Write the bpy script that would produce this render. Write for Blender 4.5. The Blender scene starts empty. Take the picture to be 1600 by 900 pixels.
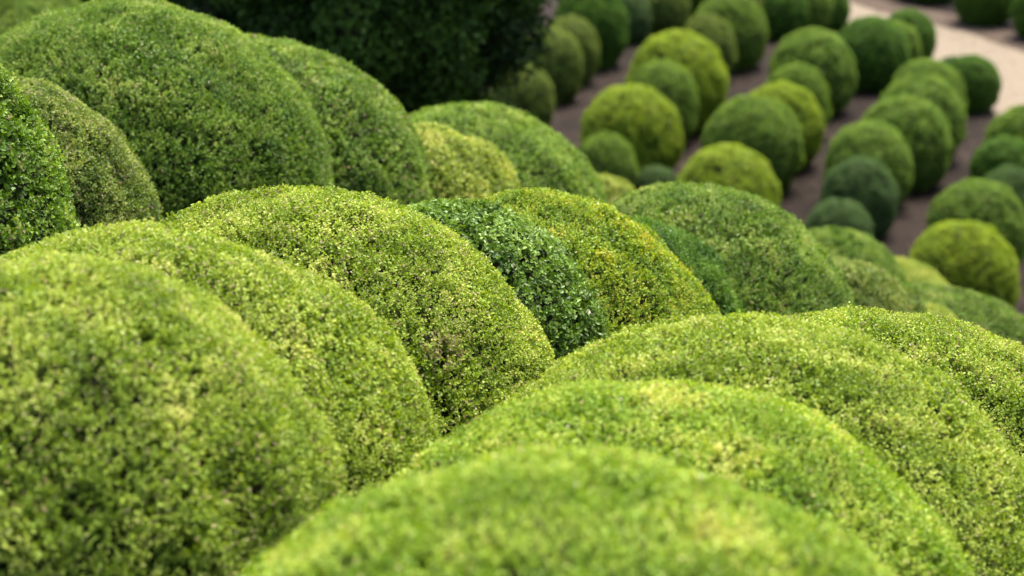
import bpy, math
import numpy as np
from mathutils import Vector, Matrix

rng = np.random.default_rng(7)
S = bpy.context.scene
C = S.collection

# ------------------------------------------------------------ camera numbers
LENS = 85.0
F = LENS / 36.0 * 1600.0
P = math.radians(17.8)
CZ = 6.7
CP, SP = math.cos(P), math.sin(P)
FW = np.array([0, CP, -SP]); UP = np.array([0, SP, CP]); RT = np.array([1.0, 0, 0])
CAM = np.array([0, 0, CZ])

def point(px, py, d):
    return CAM + d * (FW + RT * (px - 800) / F + UP * (450 - py) / F)

def on_plane(px, py, z=0.0):
    v = FW + RT * (px - 800) / F + UP * (450 - py) / F
    return CAM + v * (z - CZ) / v[2]

# ------------------------------------------------------------ mesh helpers
def quads_mesh(name, V, Q, mats, midx=None, tint=None, smooth=None):
    me = bpy.data.meshes.new(name)
    V = np.ascontiguousarray(V, dtype=np.float32); Q = np.ascontiguousarray(Q, dtype=np.int32)
    me.vertices.add(len(V)); me.vertices.foreach_set('co', V.ravel())
    me.loops.add(Q.size); me.loops.foreach_set('vertex_index', Q.ravel())
    me.polygons.add(len(Q))
    me.polygons.foreach_set('loop_start', np.arange(0, Q.size, 4, dtype=np.int32))
    me.polygons.foreach_set('loop_total', np.full(len(Q), 4, dtype=np.int32))
    for m in mats: me.materials.append(m)
    if midx is not None: me.polygons.foreach_set('material_index', midx.astype(np.int32))
    if smooth is not None: me.polygons.foreach_set('use_smooth', smooth.astype(bool))
    me.update(calc_edges=True)
    if tint is not None:
        a = me.attributes.new('tint', 'FLOAT', 'FACE')
        a.data.foreach_set('value', tint.astype(np.float32))
    me.validate(clean_customdata=False)
    return me

class Noise:
    """smooth 3-D noise: a sum of random plane waves, about -1..1"""
    def __init__(self, wavelength, seed, n=14):
        r = np.random.default_rng(seed)
        k = r.normal(size=(n, 3)); k /= np.linalg.norm(k, axis=1)[:, None]
        self.k = k * (2 * math.pi / wavelength) * r.uniform(.6, 1.5, n)[:, None]
        self.p = r.uniform(0, 2 * math.pi, n); self.n = n
    def __call__(self, X):
        return np.sin(X @ self.k.T + self.p).sum(1) / math.sqrt(self.n) * .9

def ellipsoid_core(rx, rz, zmin, seg=48, rings=24, disp=None, e=2.0):
    th = np.linspace(0, math.pi, rings + 1)
    ph = np.linspace(0, 2 * math.pi, seg, endpoint=False)
    T, Pp = np.meshgrid(th, ph, indexing='ij')
    D = np.stack([np.sin(T) * np.cos(Pp), np.sin(T) * np.sin(Pp), np.cos(T)], -1).reshape(-1, 3)
    V = surf(D, rx, rz, e)
    if disp is not None: V = V + D * disp(V)[:, None]
    V[:, 2] = np.maximum(V[:, 2], zmin)
    Q = []
    for i in range(rings):
        for j in range(seg):
            a = i * seg + j; b = i * seg + (j + 1) % seg
            Q.append((a, a + seg, b + seg, b))
    return V, np.array(Q)

def surf(D, rx, rz, e):
    """point of a superellipsoid of revolution in direction D"""
    h = np.sqrt(D[:, 0] ** 2 + D[:, 1] ** 2)
    s = ((h / rx) ** e + (np.abs(D[:, 2]) / rz) ** e) ** (-1 / e)
    return D * s[:, None]

def unit(v): return v / np.maximum(np.linalg.norm(v, axis=1), 1e-9)[:, None]

def leaves(Pn, A, n_per, L, W, r, open_lo=42, open_hi=84, axial=.012):
    """whorls of folded boxwood leaves: Pn shoot tips, A shoot axes -> verts (N,6,3), shoot index"""
    n = len(Pn); N = n * n_per
    idx = np.repeat(np.arange(n), n_per)
    k = np.tile(np.arange(n_per), n)
    a = A[idx]
    t = unit(np.cross(a, unit(r.normal(size=(n, 3)))[idx])); b = np.cross(a, t)
    phi = k * (math.pi / 2) * 1.07 + (k // 2) * .75 + r.normal(0, .3, N)
    f = k / max(1, n_per - 1)
    tilt = np.radians(open_lo + (open_hi - open_lo) * f + r.normal(0, 13, N))
    rad = t * np.cos(phi)[:, None] + b * np.sin(phi)[:, None]
    d = a * np.cos(tilt)[:, None] + rad * np.sin(tilt)[:, None]
    side = unit(np.cross(d, a + 1e-4)); nrm = np.cross(side, d)
    roll = r.normal(0, .35, N)[:, None]
    side, nrm = side * np.cos(roll) + nrm * np.sin(roll), nrm * np.cos(roll) - side * np.sin(roll)
    L = np.broadcast_to(L, n)[idx]; W = np.broadcast_to(W, n)[idx]
    l = (L * r.uniform(.65, 1.2, N) * (1 - .15 * (1 - f)))[:, None]
    w = (W * r.uniform(.75, 1.15, N))[:, None]
    base = Pn[idx] - a * (f * axial * 2.0)[:, None]
    fold = w * r.uniform(.08, .35, N)[:, None]; curl = l * r.uniform(-.05, .16, N)[:, None]
    v = np.empty((N, 6, 3))
    v[:, 0] = base
    v[:, 1] = base + d * l * .38 + side * w * .5 + nrm * fold
    v[:, 2] = base + d * l * .78 + side * w * .40 + nrm * (fold - curl * .5)
    v[:, 3] = base + d * l - nrm * curl
    v[:, 4] = base + d * l * .78 - side * w * .40 + nrm * (fold - curl * .5)
    v[:, 5] = base + d * l * .38 - side * w * .5 + nrm * fold
    return v, idx, f

LQ = np.array([[0, 1, 2, 3], [0, 3, 4, 5]])

def dome_mesh(name, rx, rz, cut, mats, area, L, W, seed, per=7, rough=.012, gaps=.35,
              face=None, ztop=None, patch=None, e=2.15, tan=.035, loose=.012, cull=None, mottle=1.0):
    """a clipped box shrub: twiggy core with inner shade in its colour + whorls of leaves. cut = ground height (local z)."""
    r = np.random.default_rng(seed)
    A_ = 4 * math.pi * ((2 * (rx * rz) ** 1.6 + (rx * rx) ** 1.6) / 3) ** (1 / 1.6)
    n = int(A_ / area)
    D = unit(r.normal(size=(n, 3)))
    Pn = surf(D, rx, rz, e)
    N_ = unit(np.stack([np.sign(Pn[:, 0]) * np.abs(Pn[:, 0] / rx) ** (e - 1) / rx,
                        np.sign(Pn[:, 1]) * np.abs(Pn[:, 1] / rx) ** (e - 1) / rx,
                        np.sign(Pn[:, 2]) * np.abs(Pn[:, 2] / rz) ** (e - 1) / rz], 1))
    hr = unit(Pn * [1, 1, 0] + 1e-9) * np.linalg.norm(N_[:, :2], axis=1)[:, None]
    N_ = unit(np.concatenate([hr[:, :2], N_[:, 2:]], 1))
    keep = Pn[:, 2] > cut
    if ztop is not None: keep &= Pn[:, 2] > ztop          # buried among neighbours
    if face is not None:                                   # thinner on the far side
        keep &= (N_ @ face > -.25) | (r.random(n) < .22)
    if cull is not None: keep &= cull(Pn)                  # no leaves inside the neighbours
    big = Noise(.55 * rx, seed + 1); mid = Noise(.16, seed + 2); fine = Noise(.05, seed + 3)
    g = fine(Pn)
    keep &= ~((g < -1.0) & (r.random(n) < gaps))           # small open gaps
    Pn, N_, D = Pn[keep], N_[keep], D[keep]; n = len(Pn)
    off = big(Pn) * rough * 1.0 + mid(Pn) * rough * .6 + fine(Pn) * rough * .2
    depth = np.abs(r.normal(0, 1, n)) * .009 + np.clip(-mid(Pn) - 1.0, 0, 1.2) * .011
    st = r.random(n) < loose
    depth = np.where(st, -r.uniform(.004, .014, n), depth)
    Pn = Pn + N_ * (off - depth)[:, None]
    A = unit(N_ * .75 + np.array([0, 0, .35]) + r.normal(0, .36, (n, 3)))
    grow = np.clip(1 + .20 * mottle * Noise(.30, seed + 11)(Pn) + .12 * Noise(.09, seed + 12)(Pn), .6, 1.5)
    v, idx, f = leaves(Pn, A, per, L * grow, W * grow, r)
    N = len(v)
    # the shears cut every leaf off at the dome's outline
    hv = np.hypot(v[..., 0], v[..., 1])
    sv = ((hv / rx) ** e + (np.abs(v[..., 2]) / rz) ** e) ** (1 / e)
    lim = 1 + (off[idx] + r.normal(.001, .003, N) + np.where(st[idx], .009, 0))[:, None] / rx
    v = v * np.minimum(1, lim / sv)[..., None]
    # under-layer of larger leaves, coloured dark to put depth shade between the outer ones
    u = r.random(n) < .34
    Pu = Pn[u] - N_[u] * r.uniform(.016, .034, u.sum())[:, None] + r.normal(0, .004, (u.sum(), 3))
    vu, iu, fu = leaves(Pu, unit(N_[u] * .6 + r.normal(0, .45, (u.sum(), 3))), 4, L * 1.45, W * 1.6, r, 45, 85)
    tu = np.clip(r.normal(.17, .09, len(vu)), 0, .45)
    # which kind of leaf: 0 dark old .. .5 mid .. .75 fresh .. .9 yellow .. .97 tan .. 1 pale
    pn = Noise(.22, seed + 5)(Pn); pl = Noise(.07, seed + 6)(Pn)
    sh = .42 + (.16 * pn + .10 * pl) * mottle + .09 * r.normal(size=n) + .10 * N_[:, 2] - 6.0 * np.clip(depth, 0, .03)  # deeper shoots get a darker tint, depth shade put into colour
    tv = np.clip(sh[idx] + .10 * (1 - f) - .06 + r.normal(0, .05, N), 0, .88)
    dead = r.random(N) < tan * (1 + .9 * np.clip(Noise(.12, seed + 8)(Pn)[idx], -1, 2.5))
    tv = np.where(dead, r.uniform(.93, .985, N), tv)
    tv = np.where(r.random(N) < .0010, 1.0, tv)
    if patch is not None:                                  # a brown, thinned patch
        pc, pr = patch
        q = np.linalg.norm((Pn - pc) / pr, axis=1)
        hit = (q[idx] < 1) & (r.random(N) < .75 * (1 - q[idx] * .75))
        tv = np.where(hit, r.uniform(.94, 1.0, N) - .01, tv)
        drop = (q < .8) & (r.random(n) < .12)
        keepL = ~drop[idx]; v, tv = v[keepL], tv[keepL]; N = len(v)
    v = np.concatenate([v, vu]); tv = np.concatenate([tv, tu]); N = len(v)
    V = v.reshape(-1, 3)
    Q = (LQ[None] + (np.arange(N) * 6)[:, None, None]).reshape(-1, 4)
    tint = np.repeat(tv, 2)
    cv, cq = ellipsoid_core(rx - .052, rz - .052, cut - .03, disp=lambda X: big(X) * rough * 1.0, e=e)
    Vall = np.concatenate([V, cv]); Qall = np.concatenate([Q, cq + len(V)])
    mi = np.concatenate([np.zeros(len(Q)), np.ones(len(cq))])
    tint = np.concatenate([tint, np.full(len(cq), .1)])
    return quads_mesh(name, Vall, Qall, mats, mi, tint, mi > .5)

# ------------------------------------------------------------ materials
def nodes(name):
    m = bpy.data.materials.new(name); m.use_nodes = True
    nt = m.node_tree; nt.nodes.clear()
    return m, nt, nt.nodes.new, nt.links.new

def leaf_material(name, stops, rough=.5, trans=.28, spec=.25):
    m, nt, new, link = nodes(name)
    out = new('ShaderNodeOutputMaterial'); at = new('ShaderNodeAttribute'); at.attribute_name = 'tint'
    cr = new('ShaderNodeValToRGB'); el = cr.color_ramp.elements
    while len(el) > 1: el.remove(el[-1])
    el[0].position = stops[0][0]; el[0].color = (*stops[0][1], 1)
    for p, c in stops[1:]:
        e = el.new(p); e.color = (*c, 1)
    link(at.outputs['Fac'], cr.inputs[0])
    b = new('ShaderNodeBsdfPrincipled'); b.inputs['Roughness'].default_value = rough
    b.inputs['Specular IOR Level'].default_value = spec
    link(cr.outputs[0], b.inputs['Base Color'])
    t = new('ShaderNodeBsdfTranslucent')
    hs = new('ShaderNodeHueSaturation'); hs.inputs['Saturation'].default_value = 1.1
    hs.inputs['Value'].default_value = 1.35; hs.inputs['Hue'].default_value = .49
    link(cr.outputs[0], hs.inputs['Color']); link(hs.outputs[0], t.inputs['Color'])
    mx = new('ShaderNodeMixShader'); mx.inputs[0].default_value = trans
    link(b.outputs[0], mx.inputs[1]); link(t.outputs[0], mx.inputs[2]); link(mx.outputs[0], out.inputs[0])
    return m

def ramp(dark, mid, fresh, yellow, tan=(.40, .29, .15), pale=(.62, .56, .42)):
    return [(0.0, dark), (.40, mid), (.68, fresh), (.90, yellow), (.935, tan), (.985, tuple(c * .75 for c in tan)), (1.0, pale)]

LM = {
 'light':  leaf_material('leaves_light',  ramp((.090, .145, .012), (.200, .285, .025), (.355, .43, .066), (.50, .49, .13), tan=(.38, .31, .14)), rough=.5, spec=.22),
 'lime':   leaf_material('leaves_lime',   ramp((.090, .165, .012), (.190, .300, .024), (.345, .435, .058), (.50, .49, .11), tan=(.42, .36, .12)), rough=.5, spec=.22),
 'mid':    leaf_material('leaves_mid',    ramp((.042, .090, .009), (.104, .190, .017), (.205, .305, .040), (.34, .38, .09), tan=(.32, .26, .12)), spec=.25),
 'dark':   leaf_material('leaves_dark',   ramp((.034, .074, .008), (.110, .190, .024), (.20, .31, .055), (.30, .40, .10), tan=(.26, .30, .12)), rough=.45, spec=.28),
 'golden': leaf_material('leaves_golden', ramp((.070, .130, .010), (.165, .255, .018), (.30, .38, .035), (.46, .39, .045), tan=(.42, .28, .07))),
 'yellow': leaf_material('leaves_yellow', ramp((.095, .150, .016), (.230, .300, .036), (.36, .41, .070), (.50, .47, .12), tan=(.42, .34, .14))),
 'olive':  leaf_material('leaves_olive',  ramp((.040, .072, .010), (.120, .180, .022), (.24, .30, .055), (.36, .36, .11), tan=(.36, .28, .15))),
 'blue':   leaf_material('leaves_blue',   ramp((.024, .058, .014), (.068, .130, .030), (.13, .21, .050), (.18, .25, .08), tan=(.24, .22, .13))),
 'ball_green': leaf_material('leaves_ball_green', ramp((.045, .095, .010), (.125, .215, .022), (.23, .34, .045), (.34, .40, .09), tan=(.34, .28, .12))),
 'bright': leaf_material('leaves_bright', ramp((.080, .135, .006), (.200, .285, .014), (.33, .42, .028), (.42, .46, .05), tan=(.36, .32, .07))),
 'deep':   leaf_material('leaves_deep',   ramp((.024, .070, .006), (.065, .150, .010), (.12, .23, .018), (.18, .27, .03), tan=(.20, .20, .08))),
}
def core_material():
    m, nt, new, link = nodes('twigs_inner_shade')
    out = new('ShaderNodeOutputMaterial'); b = new('ShaderNodeBsdfPrincipled')
    n = new('ShaderNodeTexNoise'); n.inputs['Scale'].default_value = 55; n.inputs['Detail'].default_value = 5
    tc = new('ShaderNodeTexCoord'); link(tc.outputs['Object'], n.inputs['Vector'])
    cr = new('ShaderNodeValToRGB'); el = cr.color_ramp.elements
    el[0].position = .35; el[0].color = (.010, .013, .005, 1); el[1].position = .7; el[1].color = (.035, .032, .014, 1)  # twig brown kept very dark: interior shade is in the colour
    link(n.outputs[0], cr.inputs[0]); link(cr.outputs[0], b.inputs['Base Color'])
    b.inputs['Roughness'].default_value = .9; b.inputs['Specular IOR Level'].default_value = .05
    link(b.outputs[0], out.inputs[0]); return m
CORE = core_material()

def ground_material(name, c1, c2, c3, scale, bump):
    m, nt, new, link = nodes(name)
    out = new('ShaderNodeOutputMaterial'); b = new('ShaderNodeBsdfPrincipled'); b.inputs['Roughness'].default_value = .95; b.inputs['Specular IOR Level'].default_value = .1
    tc = new('ShaderNodeTexCoord')
    n = new('ShaderNodeTexNoise'); n.inputs['Scale'].default_value = scale; n.inputs['Detail'].default_value = 8; n.inputs['Roughness'].default_value = .65
    n2 = new('ShaderNodeTexNoise'); n2.inputs['Scale'].default_value = scale * .12; n2.inputs['Detail'].default_value = 4
    link(tc.outputs['Object'], n.inputs['Vector']); link(tc.outputs['Object'], n2.inputs['Vector'])
    cr = new('ShaderNodeValToRGB'); el = cr.color_ramp.elements
    el[0].position = .3; el[0].color = (*c1, 1); el[1].position = .7; el[1].color = (*c2, 1)
    link(n.outputs[0], cr.inputs[0])
    mx = new('ShaderNodeMixRGB'); mx.inputs[2].default_value = (*c3, 1)
    mr = new('ShaderNodeMapRange'); mr.inputs[1].default_value = .42; mr.inputs[2].default_value = .62; mr.inputs[4].default_value = .9
    link(n2.outputs[0], mr.inputs[0]); link(mr.outputs[0], mx.inputs[0]); link(cr.outputs[0], mx.inputs[1])
    link(mx.outputs[0], b.inputs['Base Color'])
    bp = new('ShaderNodeBump'); bp.inputs['Strength'].default_value = bump; bp.inputs['Distance'].default_value = .03
    link(n.outputs[0], bp.inputs['Height']); link(bp.outputs[0], b.inputs['Normal'])
    link(b.outputs[0], out.inputs[0]); return m
SOIL = ground_material('garden_soil', (.008, .005, .0035), (.034, .023, .0165), (.012, .008, .0055), 9, .6)
GRAVEL = ground_material('gravel', (.14, .110, .076), (.21, .168, .120), (.175, .139, .098), 30, .3)
BARK = ground_material('bark', (.03, .022, .016), (.09, .07, .05), (.05, .05, .035), 14, .8)

def tag(o, label=None, cat=None, group=None, kind=None):
    if label: o['label'] = label
    if cat: o['category'] = cat
    if group: o['group'] = group
    if kind: o['kind'] = kind
    return o

def link_obj(name, me, loc=(0, 0, 0)):
    o = bpy.data.objects.new(name, me); C.objects.link(o); o.location = loc; return o

# ------------------------------------------------------------ near shrubs
# px, py: centre in the picture; rpx, rpy: half sizes; R: real radius (m)
G_A = 'domes of the middle foreground row'
G_B = 'domes of the lower right foreground row'
G_C = 'domes of the upper left row'
G_D = 'domes running down the slope on the right'
near = [
 # key, px, py, rpx, rpy, R, colour, label, group, opts
 ('B1', 888, 1436, 742, 732, 0.70, 'lime',  'bright lime dome at the bottom edge centre, nearest and most blurred of all domes', G_B, dict()),
 ('B2', 1012, 1150, 556, 564, 0.69, 'lime',  'lime dome directly behind the nearest, most blurred bottom edge dome', G_B, dict()),
 ('B3', 1150, 994, 512, 506, 0.72, 'light', 'wide light green dome with a dark hollow near its crown, lower right of centre', G_B, dict(gaps=.8)),
 ('B4', 1367, 906, 425, 424, .70, 'light', 'sharp pale yellow-green dome at the right edge, hindmost of the lower right row', G_B, dict(tan=.09)),
 ('A1', 74, 868, 476, 470, 0.57, 'light', 'large blurred light green dome filling the lower left corner', G_A, dict(tan=.09, gaps=.1)),
 ('A2', 226, 824, 486, 470, 0.67, 'light', 'light green dome between the lower left corner dome and the dome with brown patch', G_A, dict(tan=.08)),
 ('A3', 472, 740, 428, 446, 0.70, 'light', 'crisply focused pale dome with a small brown dead patch low down', G_A, dict(tan=.10, e=2.08)),
 ('A4', 700, 565, 254, 254, 0.45, 'dark',  'small dark green large-leaved dome squeezed between the pale centre dome and the golden dome', G_A, dict(L=.0165, W=.0105, loose=.02, tan=.02)),
 ('A5', 832, 601, 300, 303, 0.58, 'golden', 'golden yellow-green dome with orange flecked leaves right of the small dark green dome', G_A, dict(tan=.03)),
 ('A6b', 975, 530, 190, 190, 0.4, 'deep', 'low deep green bulge of a dome between the golden dome and the taller green dome', G_A, dict()),
 ('A6', 1075, 556, 268, 269, 0.62, 'mid', 'rounded mid green dome with speckled pale leaves behind the golden dome', G_A, dict(tan=.08)),
 ('C0', -308, 402, 428, 430, .68, 'mid', 'dark glossy large-leaved dome cut by the left picture edge', G_C, dict(L=.0145, W=.0085, tan=.05)),
 ('C1', -29, 402, 289, 291, 0.56, 'olive', 'olive green dome between the glossy dome at the left edge and the biggest dome', G_C, dict(tan=.07)),
 ('C2', 196, 313, 326, 311, 0.74, 'mid', 'biggest broad mid green dome at the upper left, in front of the dark tree', G_C, dict(tan=.06)),
 ('C3', 398, 348, 288, 288, 0.72, 'mid', 'tall mid green dome with grey-green patches right behind the biggest dome', G_C, dict(tan=.09)),
 ('C4', 732, 392, 231, 229, 0.67, 'ball_green', 'smooth green dome right of the yellow domes with soil-side rows behind it', G_C, dict(tan=.05)),
 ('C5', 653, 368, 178, 176, 0.46, 'yellow', 'yellow-green dome half hidden between the tall green dome and the smooth green dome', G_C, dict()),
 ('C6', 655, 330, 94, 104, 0.25, 'yellow', 'small golden yellow bulge in front of the half hidden yellow-green dome', G_C, dict()),
 ('C7', 942, 345, 66, 74, 0.25, 'yellow', 'small yellow dome tip peeping out right of the smooth green dome', G_C, dict()),
 ('TL', 20, 95, 150, 125, .58, 'mid', 'blurred green dome in the top left corner behind the biggest dome', G_C, dict()),
 ('TL2', -25, 75, 42, 48, .17, 'yellow', 'tiny yellowish dome tip at the left edge below the top left corner', G_C, dict()),
 ('D1', 1305, 560, 158, 158, 0.44, 'olive', 'olive dome right of the speckled green dome, just above the sharp pale dome', G_D, dict(tan=.06)),
 ('D2', 1300, 480, 124, 126, .46, 'mid', 'smooth green dome behind the olive dome, below the small dark ball of the fourth row', G_D, dict()),
 ('D3', 1370, 556, 158, 158, .62, 'yellow', 'yellowish sloping dome edge between the smooth green dome and the long brown-topped dome', G_D, dict()),
 ('D4', 1450, 650, 215, 208, 0.70, 'mid', 'long green dome with a brownish top near the right edge below the yellow-olive ball', G_D, dict(tan=.14)),
 ('D5', 1430, 562, 90, 90, 0.26, 'yellow', 'small yellow-green dome peeping over the sharp pale dome at the right', G_D, dict()),
]
ctrl = []   # terrain control points
shapes = []
for key, px, py, rpx, rpy, R, col, label, grp, o in near:
    shapes.append((point(px, py, F * R / rpx), R, rpy * R / rpx, o.get('e', 2.03)))
for k, (key, px, py, rpx, rpy, R, col, label, grp, o) in enumerate(near):
    d = F * R / rpx
    c = point(px, py, d)
    h = rpy * d / F
    base = .78 * h
    ctrl.append((c[0], c[1], c[2] - base))
    focus = abs(1 / d - 1 / 6.0)
    L = o.get('L', .0088); W = o.get('W', .0058)
    area = .93e-4 * (L / .0088) ** 2
    per = 7
    if d > 8.8: L, W, area = L * 1.25, W * 1.3, area * 1.6
    face = -unit((c - CAM)[None])[0]
    patch = None
    if key == 'A3':
        q = point(688, 562, d) - c; q = q / np.linalg.norm(q)
        v = -face
        # the patch sits on the side facing the camera
        off = point(688, 562, d) - c
        depth_ = math.sqrt(max(.02, 1 - (off @ off) / R ** 2)) * R
        patch = (off + face * depth_, np.array([.075, .12, .045]))
    def cull(X, c=c, k=k):
        W_ = X + c
        ok = np.ones(len(X), bool)
        for j, (c2, R2_, h2, e2) in enumerate(shapes):
            if j == k: continue
            q = W_ - c2
            s_ = (np.hypot(q[:, 0], q[:, 1]) / (R2_ - .07)) ** e2 + (np.abs(q[:, 2]) / (h2 - .07)) ** e2
            ok &= s_ > 1
        q = W_ - CAM; dd = q @ FW                          # far below the frame: bare interior only
        ok &= (450 - F * (q @ UP) / dd) < 1180
        return ok
    me = dome_mesh('clipped_box_shrub', R, h, -base - .05, [LM[col], CORE], area, L, W, 100 + 17 * k, per=per,
                   face=face, ztop=-.45 * h if key not in ('C0', 'C4', 'A3', 'D4') else -.7 * h, patch=patch, cull=cull,
                   gaps=o.get('gaps', .35), e=o.get('e', 2.03), tan=o.get('tan', .05) * .7, loose=o.get('loose', .005), rough=.009)
    me.transform(Matrix.Translation((0, 0, base)))
    ob = link_obj('clipped_box_shrub', me, (c[0], c[1], c[2] - base))
    tag(ob, label, 'clipped shrub', grp)

# ------------------------------------------------------------ rows of balls on the lower terrace
protos = []
for s in range(4):
    me = dome_mesh('ball_shrub', .5, .51, -.41, [LM['mid'], CORE], 4.2e-4, .018, .012, 900 + s, per=6,
                   rough=.014, e=2.08, tan=.03, loose=.0, mottle=.4)
    me.transform(Matrix.Translation((0, 0, .40)))
    protos.append(me)
R1, R2, R3, R4, R5 = ('ball shrubs of the first soil row, beside the dark tree', 'ball shrubs of the second soil row',
    'ball shrubs of the third soil row', 'ball shrubs of the fourth soil row', 'ball shrubs of the fifth soil row at the right edge')
R6 = 'dark ball shrubs beyond the gravel path'
balls = [
 # px, top py, r px, colour, label, group
 (812, 95, 53, 'olive', 'grey-green ball in front of the dark tree base, nearest of the first row', R1),
 (856, 40, 54, 'olive', 'olive-topped ball second in the first row, right of the dark tree', R1),
 (888, 24, 49, 'olive', 'olive ball third in the first row, below the big green ball', R1),
 (922, -28, 60, 'deep', 'large rich green ball at the top edge of the first row', R1),
 (982, -12, 36, 'blue', 'blue-green ball at the top edge right of the large rich green ball', R1),
 (1040, -28, 38, 'olive', 'dark olive ball at the top edge right of the blue-green ball', R1),
 (1088, -52, 38, 'deep', 'dark ball cut by the top edge, last of the first row', R1),
 (950, 206, 52, 'ball_green', 'small dull green ball at the front of the second row, over the yellow dome tip', R2, 0.02),
 (988, 132, 80, 'bright', 'large bright yellow-green ball behind the small muted ball of the second row', R2),
 (1033, 93, 61, 'ball_green', 'mid green ball between the two yellow-green balls of the second row', R2, 0.02),
 (1060, 47, 81, 'bright', 'big yellow-topped ball in the middle of the second row', R2),
 (1108, 21, 48, 'olive', 'olive ball half hidden behind the big yellow-topped ball', R2, 0.02),
 (1142, -12, 62, 'ball_green', 'tall green ball beside the olive ball near the top edge of the second row', R2),
 (1170, -26, 44, 'olive', 'narrow olive ball behind the tall green ball at the top edge', R2),
 (1222, -27, 45, 'deep', 'dark green ball at the top edge between second and third rows', R2),
 (1262, -32, 44, 'ball_green', 'green ball at the top edge, second from the gravel path', R2),
 (1293, -25, 38, 'deep', 'green ball at the top edge next to the start of the gravel path', R2),
 (1028, 258, 36, 'blue', 'low blue-green ball in the dip behind the speckled green dome', R2),
 (1138, 226, 81, 'bright', 'bright yellow-green ball at the front of the third row', R3),
 (1173, 149, 79, 'ball_green', 'large olive green ball second in the third row', R3),
 (1216, 127, 71, 'bright', 'yellow-topped ball overlapping the large olive ball of the third row', R3),
 (1246, 98, 53, 'ball_green', 'fresh green small ball behind the yellow-topped ball of the third row', R3, 0.02),
 (1270, 45, 70, 'ball_green', 'broad yellowish green ball above the fresh small ball of the third row', R3),
 (1325, 58, 43, 'blue', 'blue-green ball right of the broad yellowish green ball', R3),
 (1360, 25, 60, 'deep', 'round deep green ball before the end of the third row', R3),
 (1397, 32, 44, 'ball_green', 'green ball tucked behind the round deep green ball', R3),
 (1418, 15, 47, 'deep', 'green ball at the end of the third row against the gravel path', R3),
 (1310, 310, 54, 'blue', 'small grey-green ball at the front of the fourth row', R4),
 (1343, 245, 60, 'blue', 'dark blue-green ball second in the fourth row', R4, 0.01),
 (1355, 189, 72, 'ball_green', 'green ball directly behind the dark blue-green ball of the fourth row', R4),
 (1410, 149, 75, 'ball_green', 'large green ball in the middle of the fourth row', R4),
 (1440, 115, 72, 'ball_green', 'green ball behind the large middle ball of the fourth row', R4),
 (1450, 92, 60, 'ball_green', 'pale green ball near the far end of the fourth row', R4),
 (1490, 88, 42, 'blue', 'bluish ball beside the last ball of the fourth row', R4),
 (1515, 85, 46, 'deep', 'reddish-edged green ball at the far end of the fourth row beside the gravel path', R4),
 (1503, 341, 93, 'bright', 'yellow-olive ball at the front of the fifth row near the right edge', R5),
 (1527, 279, 82, 'ball_green', 'green ball right behind the yellow-olive ball of the fifth row', R5),
 (1575, 258, 52, 'blue', 'dark green ball cut by the right edge behind the green ball of the fifth row', R5, 0.02),
 (1567, 212, 54, 'deep', 'deep green ball near the right edge, below the palest ball of the fifth row', R5),
 (1598, 163, 66, 'ball_green', 'light green ball cut by the right edge beside the gravel path', R5),
 (1538, -62, 52, 'deep', 'dark green ball at the top right beyond the gravel path', R6),
 (1632, -38, 52, 'deep', 'dark green ball cut by the right edge in the top right corner', R6),
 (1455, -98, 52, 'deep', 'dark ball mostly above the top edge, left of the top right ball', R6),
 (1392, -112, 50, 'deep', 'dark ball above the top edge, farthest left beyond the path', R6),
]
H = CZ
spots = []
for k, (px, top, rp, col, label, grp, *ex) in enumerate(balls):
    rp_ = rp - 1
    ry = rp_ * (1.42 if grp is R1 else 1.12)
    py = top + ry
    v = FW + RT * (px - 800) / F + UP * (450 - py) / F
    # centre stands .80*R above the ground, R = rp_*d/F
    d = H / (-v[2] + .80 * rp_ / F)
    d *= 1 - (ex[0] if ex else 0)
    c = CAM + v * d
    R = rp_ * d / F
    hh = ry * d / F
    me = protos[k % 4]
    ob = bpy.data.objects.new('ball_shrub', me); C.objects.link(ob)
    ob.location = (c[0], c[1], 0)
    ob.scale = (R / .5 * (1 + .04 * math.sin(k * 1.9)), R / .5 * (1 - .04 * math.sin(k * 1.3)), (c[2] + hh) / .91)
    ob.rotation_euler = (.05 * math.sin(k * 2.1), .05 * math.cos(k * 3.7), k * 2.39)
    ob.material_slots[0].link = 'OBJECT'; ob.material_slots[0].material = LM[col]
    tag(ob, label, 'clipped shrub', grp)
    spots.append((c[0], c[1], R))

# ------------------------------------------------------------ terrain (one sheet)
ctrl = np.array(ctrl)
def terrain_z(x, y):
    X = np.stack([x, y], -1)[..., None, :] - ctrl[:, :2]
    d2 = (X ** 2).sum(-1)
    w = 1 / (d2 + .15) ** 1.5
    z = (w * ctrl[:, 2]).sum(-1) / w.sum(-1)
    # fall away to the lower terrace beyond the last domes (direction of descent: away and to the right)
    near_d = np.sqrt(d2.min(-1))
    t = np.clip((near_d - .5) / 3.2, 0, 1); t = t * t * (3 - 2 * t)
    behind = np.clip((y - 5.5) / 5, 0, 1)
    low = 4.0 * (1 - behind)
    z = z * (1 - t) + low * t
    far = np.clip((y - 13.5) / 4.5, 0, 1); far = far * far * (3 - 2 * far)
    return z * (1 - far)
xs = np.concatenate([np.linspace(-400, -14, 10), np.linspace(-12, 16, 141), np.linspace(18, 400, 10)])
ys = np.concatenate([np.linspace(-60, -2, 8), np.linspace(-1, 40, 206), np.linspace(44, 900, 12)])
X, Y = np.meshgrid(xs, ys, indexing='ij')
Z = terrain_z(X, Y)
V = np.stack([X, Y, Z], -1).reshape(-1, 3)
ny = len(ys)
I, J = np.meshgrid(np.arange(len(xs) - 1), np.arange(ny - 1), indexing='ij')
a = (I * ny + J).ravel()
Q = np.stack([a, a + ny, a + ny + 1, a + 1], 1)
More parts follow.
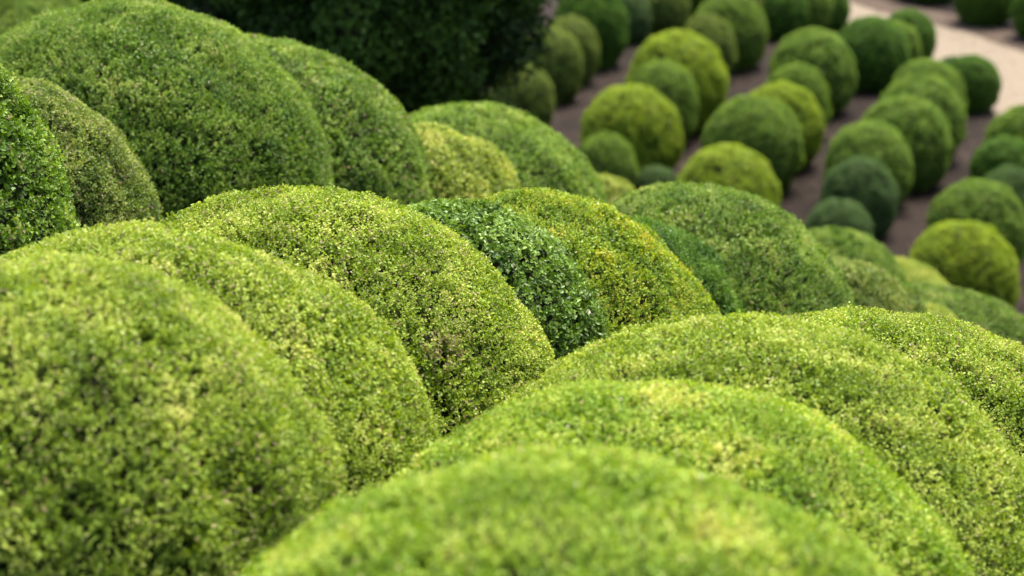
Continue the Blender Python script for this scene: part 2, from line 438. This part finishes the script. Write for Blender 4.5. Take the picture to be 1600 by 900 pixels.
g = link_obj('ground', quads_mesh('ground', V, Q, [SOIL], smooth=np.ones(len(Q))))
tag(g, 'brown garden soil between the rows of shrubs', kind='structure')

# gravel path sheet, 4 mm above the soil
up_e = [(1180, -60), (1260, -22), (1320, 2), (1375, 20), (1425, 32), (1462, 41), (1518, 53), (1562, 71), (1600, 83), (1680, 108), (1800, 150)]
lo_e = [(1130, -30), (1220, -4), (1290, 22), (1345, 44), (1400, 74), (1455, 106), (1505, 140), (1555, 180), (1610, 226), (1700, 300), (1860, 420)]
U_ = np.array([on_plane(*p) for p in up_e]); L_ = np.array([on_plane(*p) for p in lo_e])
n = 80
def resample(A):
    t = np.linspace(0, len(A) - 1, n); i = np.minimum(t.astype(int), len(A) - 2); f = (t - i)[:, None]
    B = A[i] * (1 - f) + A[i + 1] * f
    w = np.random.default_rng(len(A)).normal(0, .02, (n, 3)); w[:, 2] = 0
    return B + w
U_, L_ = resample(U_), resample(L_)
rows = 6
V = np.concatenate([L_ * (1 - s) + U_ * s for s in np.linspace(0, 1, rows)]); V[:, 2] = .006
Q = np.array([(r * n + i, r * n + i + 1, (r + 1) * n + i + 1, (r + 1) * n + i) for r in range(rows - 1) for i in range(n - 1)])
tag(link_obj('path', quads_mesh('path', V, Q, [GRAVEL])), 'pale sandy gravel path', kind='structure')

up2 = np.array([on_plane(px + 4, py - 17 - .02 * (px - 1180) * (px > 1180)) for px, py in up_e])
up2 = resample(up2)
V = np.concatenate([(U_ - (up2 - U_) * .15) * (1 - s) + up2 * s for s in np.linspace(0, 1, rows)]); V[:, 2] = .003
VERGE = ground_material('bare_earth', (.035, .022, .015), (.10, .072, .052), (.075, .055, .040), 12, .5)
tag(link_obj('verge', quads_mesh('verge', V, Q, [VERGE])), 'strip of bare beige earth along the far side of the path', kind='structure')

# fallen leaves and clippings on the soil
r = np.random.default_rng(5)
N = 26000
xy = np.stack([r.uniform(-3, 12, N), r.uniform(15, 36, N)], 1)
dn = Noise(1.2, 77)(np.concatenate([xy, np.zeros((N, 1))], 1))
xy = xy[r.random(N) < .35 + .4 * np.clip(dn, -1, 1.2)]
z = terrain_z(xy[:, 0], xy[:, 1]) + .008
Pn = np.concatenate([xy, z[:, None]], 1)
ax = unit(r.normal(0, 1, (len(Pn), 3)) * [1, 1, .25])
v, idx, f = leaves(Pn, ax, 1, .04, .024, r, 0, 10)
V = v.reshape(-1, 3); M = len(v)
Q = (LQ[None] + (np.arange(M) * 6)[:, None, None]).reshape(-1, 4)
LIT = leaf_material('dry_leaves', [(0, (.030, .018, .012)), (.5, (.075, .047, .028)), (.9, (.16, .115, .07)), (1, (.07, .10, .025))], rough=.8, trans=.05, spec=.2)
tag(link_obj('leaf_litter', quads_mesh('leaf_litter', V, Q, [LIT], tint=np.repeat(r.random(M), 2))),
    'dry fallen leaves and clippings scattered on the soil', 'leaf litter', kind='stuff')

# ------------------------------------------------------------ dark evergreen tree
def tube(pts, rad, seg=10):
    pts = np.array(pts, float); V = []; Q = []
    for i, p in enumerate(pts):
        t = pts[min(i + 1, len(pts) - 1)] - pts[max(i - 1, 0)]; t /= np.linalg.norm(t)
        a = np.cross(t, [.3, 1, .1]); a /= np.linalg.norm(a); b = np.cross(t, a)
        for s in range(seg):
            an = 2 * math.pi * s / seg
            V.append(p + (a * math.cos(an) + b * math.sin(an)) * rad[i])
    for i in range(len(pts) - 1):
        for s in range(seg):
            Q.append((i * seg + s, i * seg + (s + 1) % seg, (i + 1) * seg + (s + 1) % seg, (i + 1) * seg + s))
    return np.array(V), np.array(Q)

def tree(cx, cy, cz, rx, rz, zground, seed, label, n_cl=150, leafmat=None):
    r = np.random.default_rng(seed)
    root = bpy.data.objects.new('evergreen_tree', None); C.objects.link(root)
    root.location = (cx, cy, zground)
    tag(root, label, 'tree', 'dark evergreen trees behind the domes')
    z0 = cz - zground
    Vt, Qt = [], []; off = 0
    stems = [([(0, 0, -.1), (.05, .02, z0 * .5), (.0, .1, z0), (.05, .0, z0 + rz * .8)], [.16, .13, .10, .03])]
    for k in range(9):
        an = k * 2.4; zz = z0 * .35 + k * rz * .14
        stems.append(([(0, 0, zz), (math.cos(an) * rx * .4, math.sin(an) * rx * .4, zz + .35), (math.cos(an) * rx * .8, math.sin(an) * rx * .8, zz + .55)], [.07, .045, .015]))
    for p, q in stems:
        v, f = tube(p, q); Vt.append(v); Qt.append(f + off); off += len(v)
    t = link_obj('trunk', quads_mesh('trunk', np.concatenate(Vt), np.concatenate(Qt), [BARK])); t.parent = root
    # leaf clumps spread through the crown
    D = unit(r.normal(size=(n_cl, 3))); rr = r.uniform(.45, .97, n_cl) ** .6
    Cc = D * rr[:, None] * np.array([rx, rx, rz]); cr_ = r.uniform(.16, .34, n_cl)
    Cc = np.concatenate([Cc, unit(r.normal(size=(n_cl // 4, 3))) * np.array([rx, rx, rz]) * 1.0]); cr_ = np.concatenate([cr_, r.uniform(.08, .18, n_cl // 4)])
    P_, A_, T_ = [], [], []
    Vc, Qc, co = [], [], 0
    for c, q in zip(Cc, cr_):
        m = int(420 * (q / .25) ** 2)
        dd = unit(r.normal(size=(m, 3)))
        P_.append(c + dd * (q * r.uniform(.55, 1.08, m) ** .7)[:, None])
        A_.append(unit(dd + r.normal(0, .5, (m, 3)) + [0, 0, .2])); T_.append(np.full(m, r.uniform(.1, .75)))
        cv, cq = ellipsoid_core(q * .62, q * .62, -9, 12, 8)  # solid dark blob, stands in for the shade inside the clump
        Vc.append(cv + c); Qc.append(cq + co); co += len(cv)
    cv, cq = ellipsoid_core(rx * .68, rz * .7, -99, 24, 16); Vc.append(cv); Qc.append(cq + co)  # large dark filler for the crown's inner shade
    Pn = np.concatenate(P_); A = np.concatenate(A_); T = np.concatenate(T_)
    v, idx, f = leaves(Pn, A, 3, .055, .026, r)
    V = v.reshape(-1, 3); M = len(v)
    Q = (LQ[None] + (np.arange(M) * 6)[:, None, None]).reshape(-1, 4)
    tint = np.repeat(np.clip(T[idx] + r.normal(0, .12, M), 0, .9), 2)
    Vc = np.concatenate(Vc); Qc = np.concatenate(Qc)
    mi = np.concatenate([np.zeros(len(Q)), np.ones(len(Qc))])
    me = quads_mesh('crown', np.concatenate([V, Vc]) + [0, 0, z0], np.concatenate([Q, Qc + len(V)]), [leafmat, CORE], mi,
                    np.concatenate([tint, np.zeros(len(Qc))]), mi > .5)
    c = link_obj('crown', me); c.parent = root
    return root
TL_ = leaf_material('leaves_evergreen', ramp((.008, .020, .003), (.024, .054, .006), (.050, .105, .012), (.08, .14, .018), tan=(.05, .035, .02), pale=(.1, .12, .08)), rough=.55, trans=.2, spec=.15)
d = 14.5
c = point(560, -95, d)
tree(c[0], c[1], c[2], 275 * d / F, 275 * d / F * 1.13, 1.6, 31, 'dense dark evergreen tree at the top centre, its branches reaching the grey-green ball', 190, TL_)
d = 17.5  # second tree, added so gaps in the first crown look dark
c = point(330, -130, d)
tree(c[0], c[1], c[2], 300 * d / F, 290 * d / F, .6, 32, 'nearly black evergreen tree added behind to darken gaps, half hidden by the biggest domes', 150, TL_)

# ------------------------------------------------------------ light
w = bpy.data.worlds.new('World'); S.world = w; w.use_nodes = True
nt = w.node_tree; nt.nodes.clear()
sky = nt.nodes.new('ShaderNodeTexSky'); sky.sky_type = 'NISHITA'; sky.sun_disc = False
sd = Vector((.20, .38, 1.0)).normalized()
sky.sun_elevation = math.asin(sd.z); sky.sun_rotation = math.atan2(sd.x, sd.y)
sky.air_density = 1.0; sky.dust_density = 4.0; sky.ozone_density = 1.0
bg = nt.nodes.new('ShaderNodeBackground'); bg.inputs[1].default_value = .11
ow = nt.nodes.new('ShaderNodeOutputWorld')
nt.links.new(sky.outputs[0], bg.inputs[0]); nt.links.new(bg.outputs[0], ow.inputs[0])
sl = bpy.data.lights.new('sun', 'SUN'); sl.energy = 2.7; sl.angle = math.radians(30); sl.color = (1, .97, .90)
so = bpy.data.objects.new('sun', sl); C.objects.link(so)
so.rotation_euler = sd.to_track_quat('Z', 'Y').to_euler()

# ------------------------------------------------------------ camera
cd = bpy.data.cameras.new('camera'); cd.lens = LENS; cd.sensor_width = 36; cd.clip_end = 3000; cd.clip_start = .05
co = bpy.data.objects.new('camera', cd); C.objects.link(co)
co.location = CAM; co.rotation_euler = (math.pi / 2 - P, 0, 0)
cd.dof.use_dof = True; cd.dof.focus_distance = 6.15
APERTURE = .027                       # metres
cd.dof.aperture_fstop = (LENS / 1000) / APERTURE
S.camera = co
S.view_settings.view_transform = 'Standard'; S.view_settings.look = 'None'
S.view_settings.gamma = 1; S.view_settings.exposure = 1.88
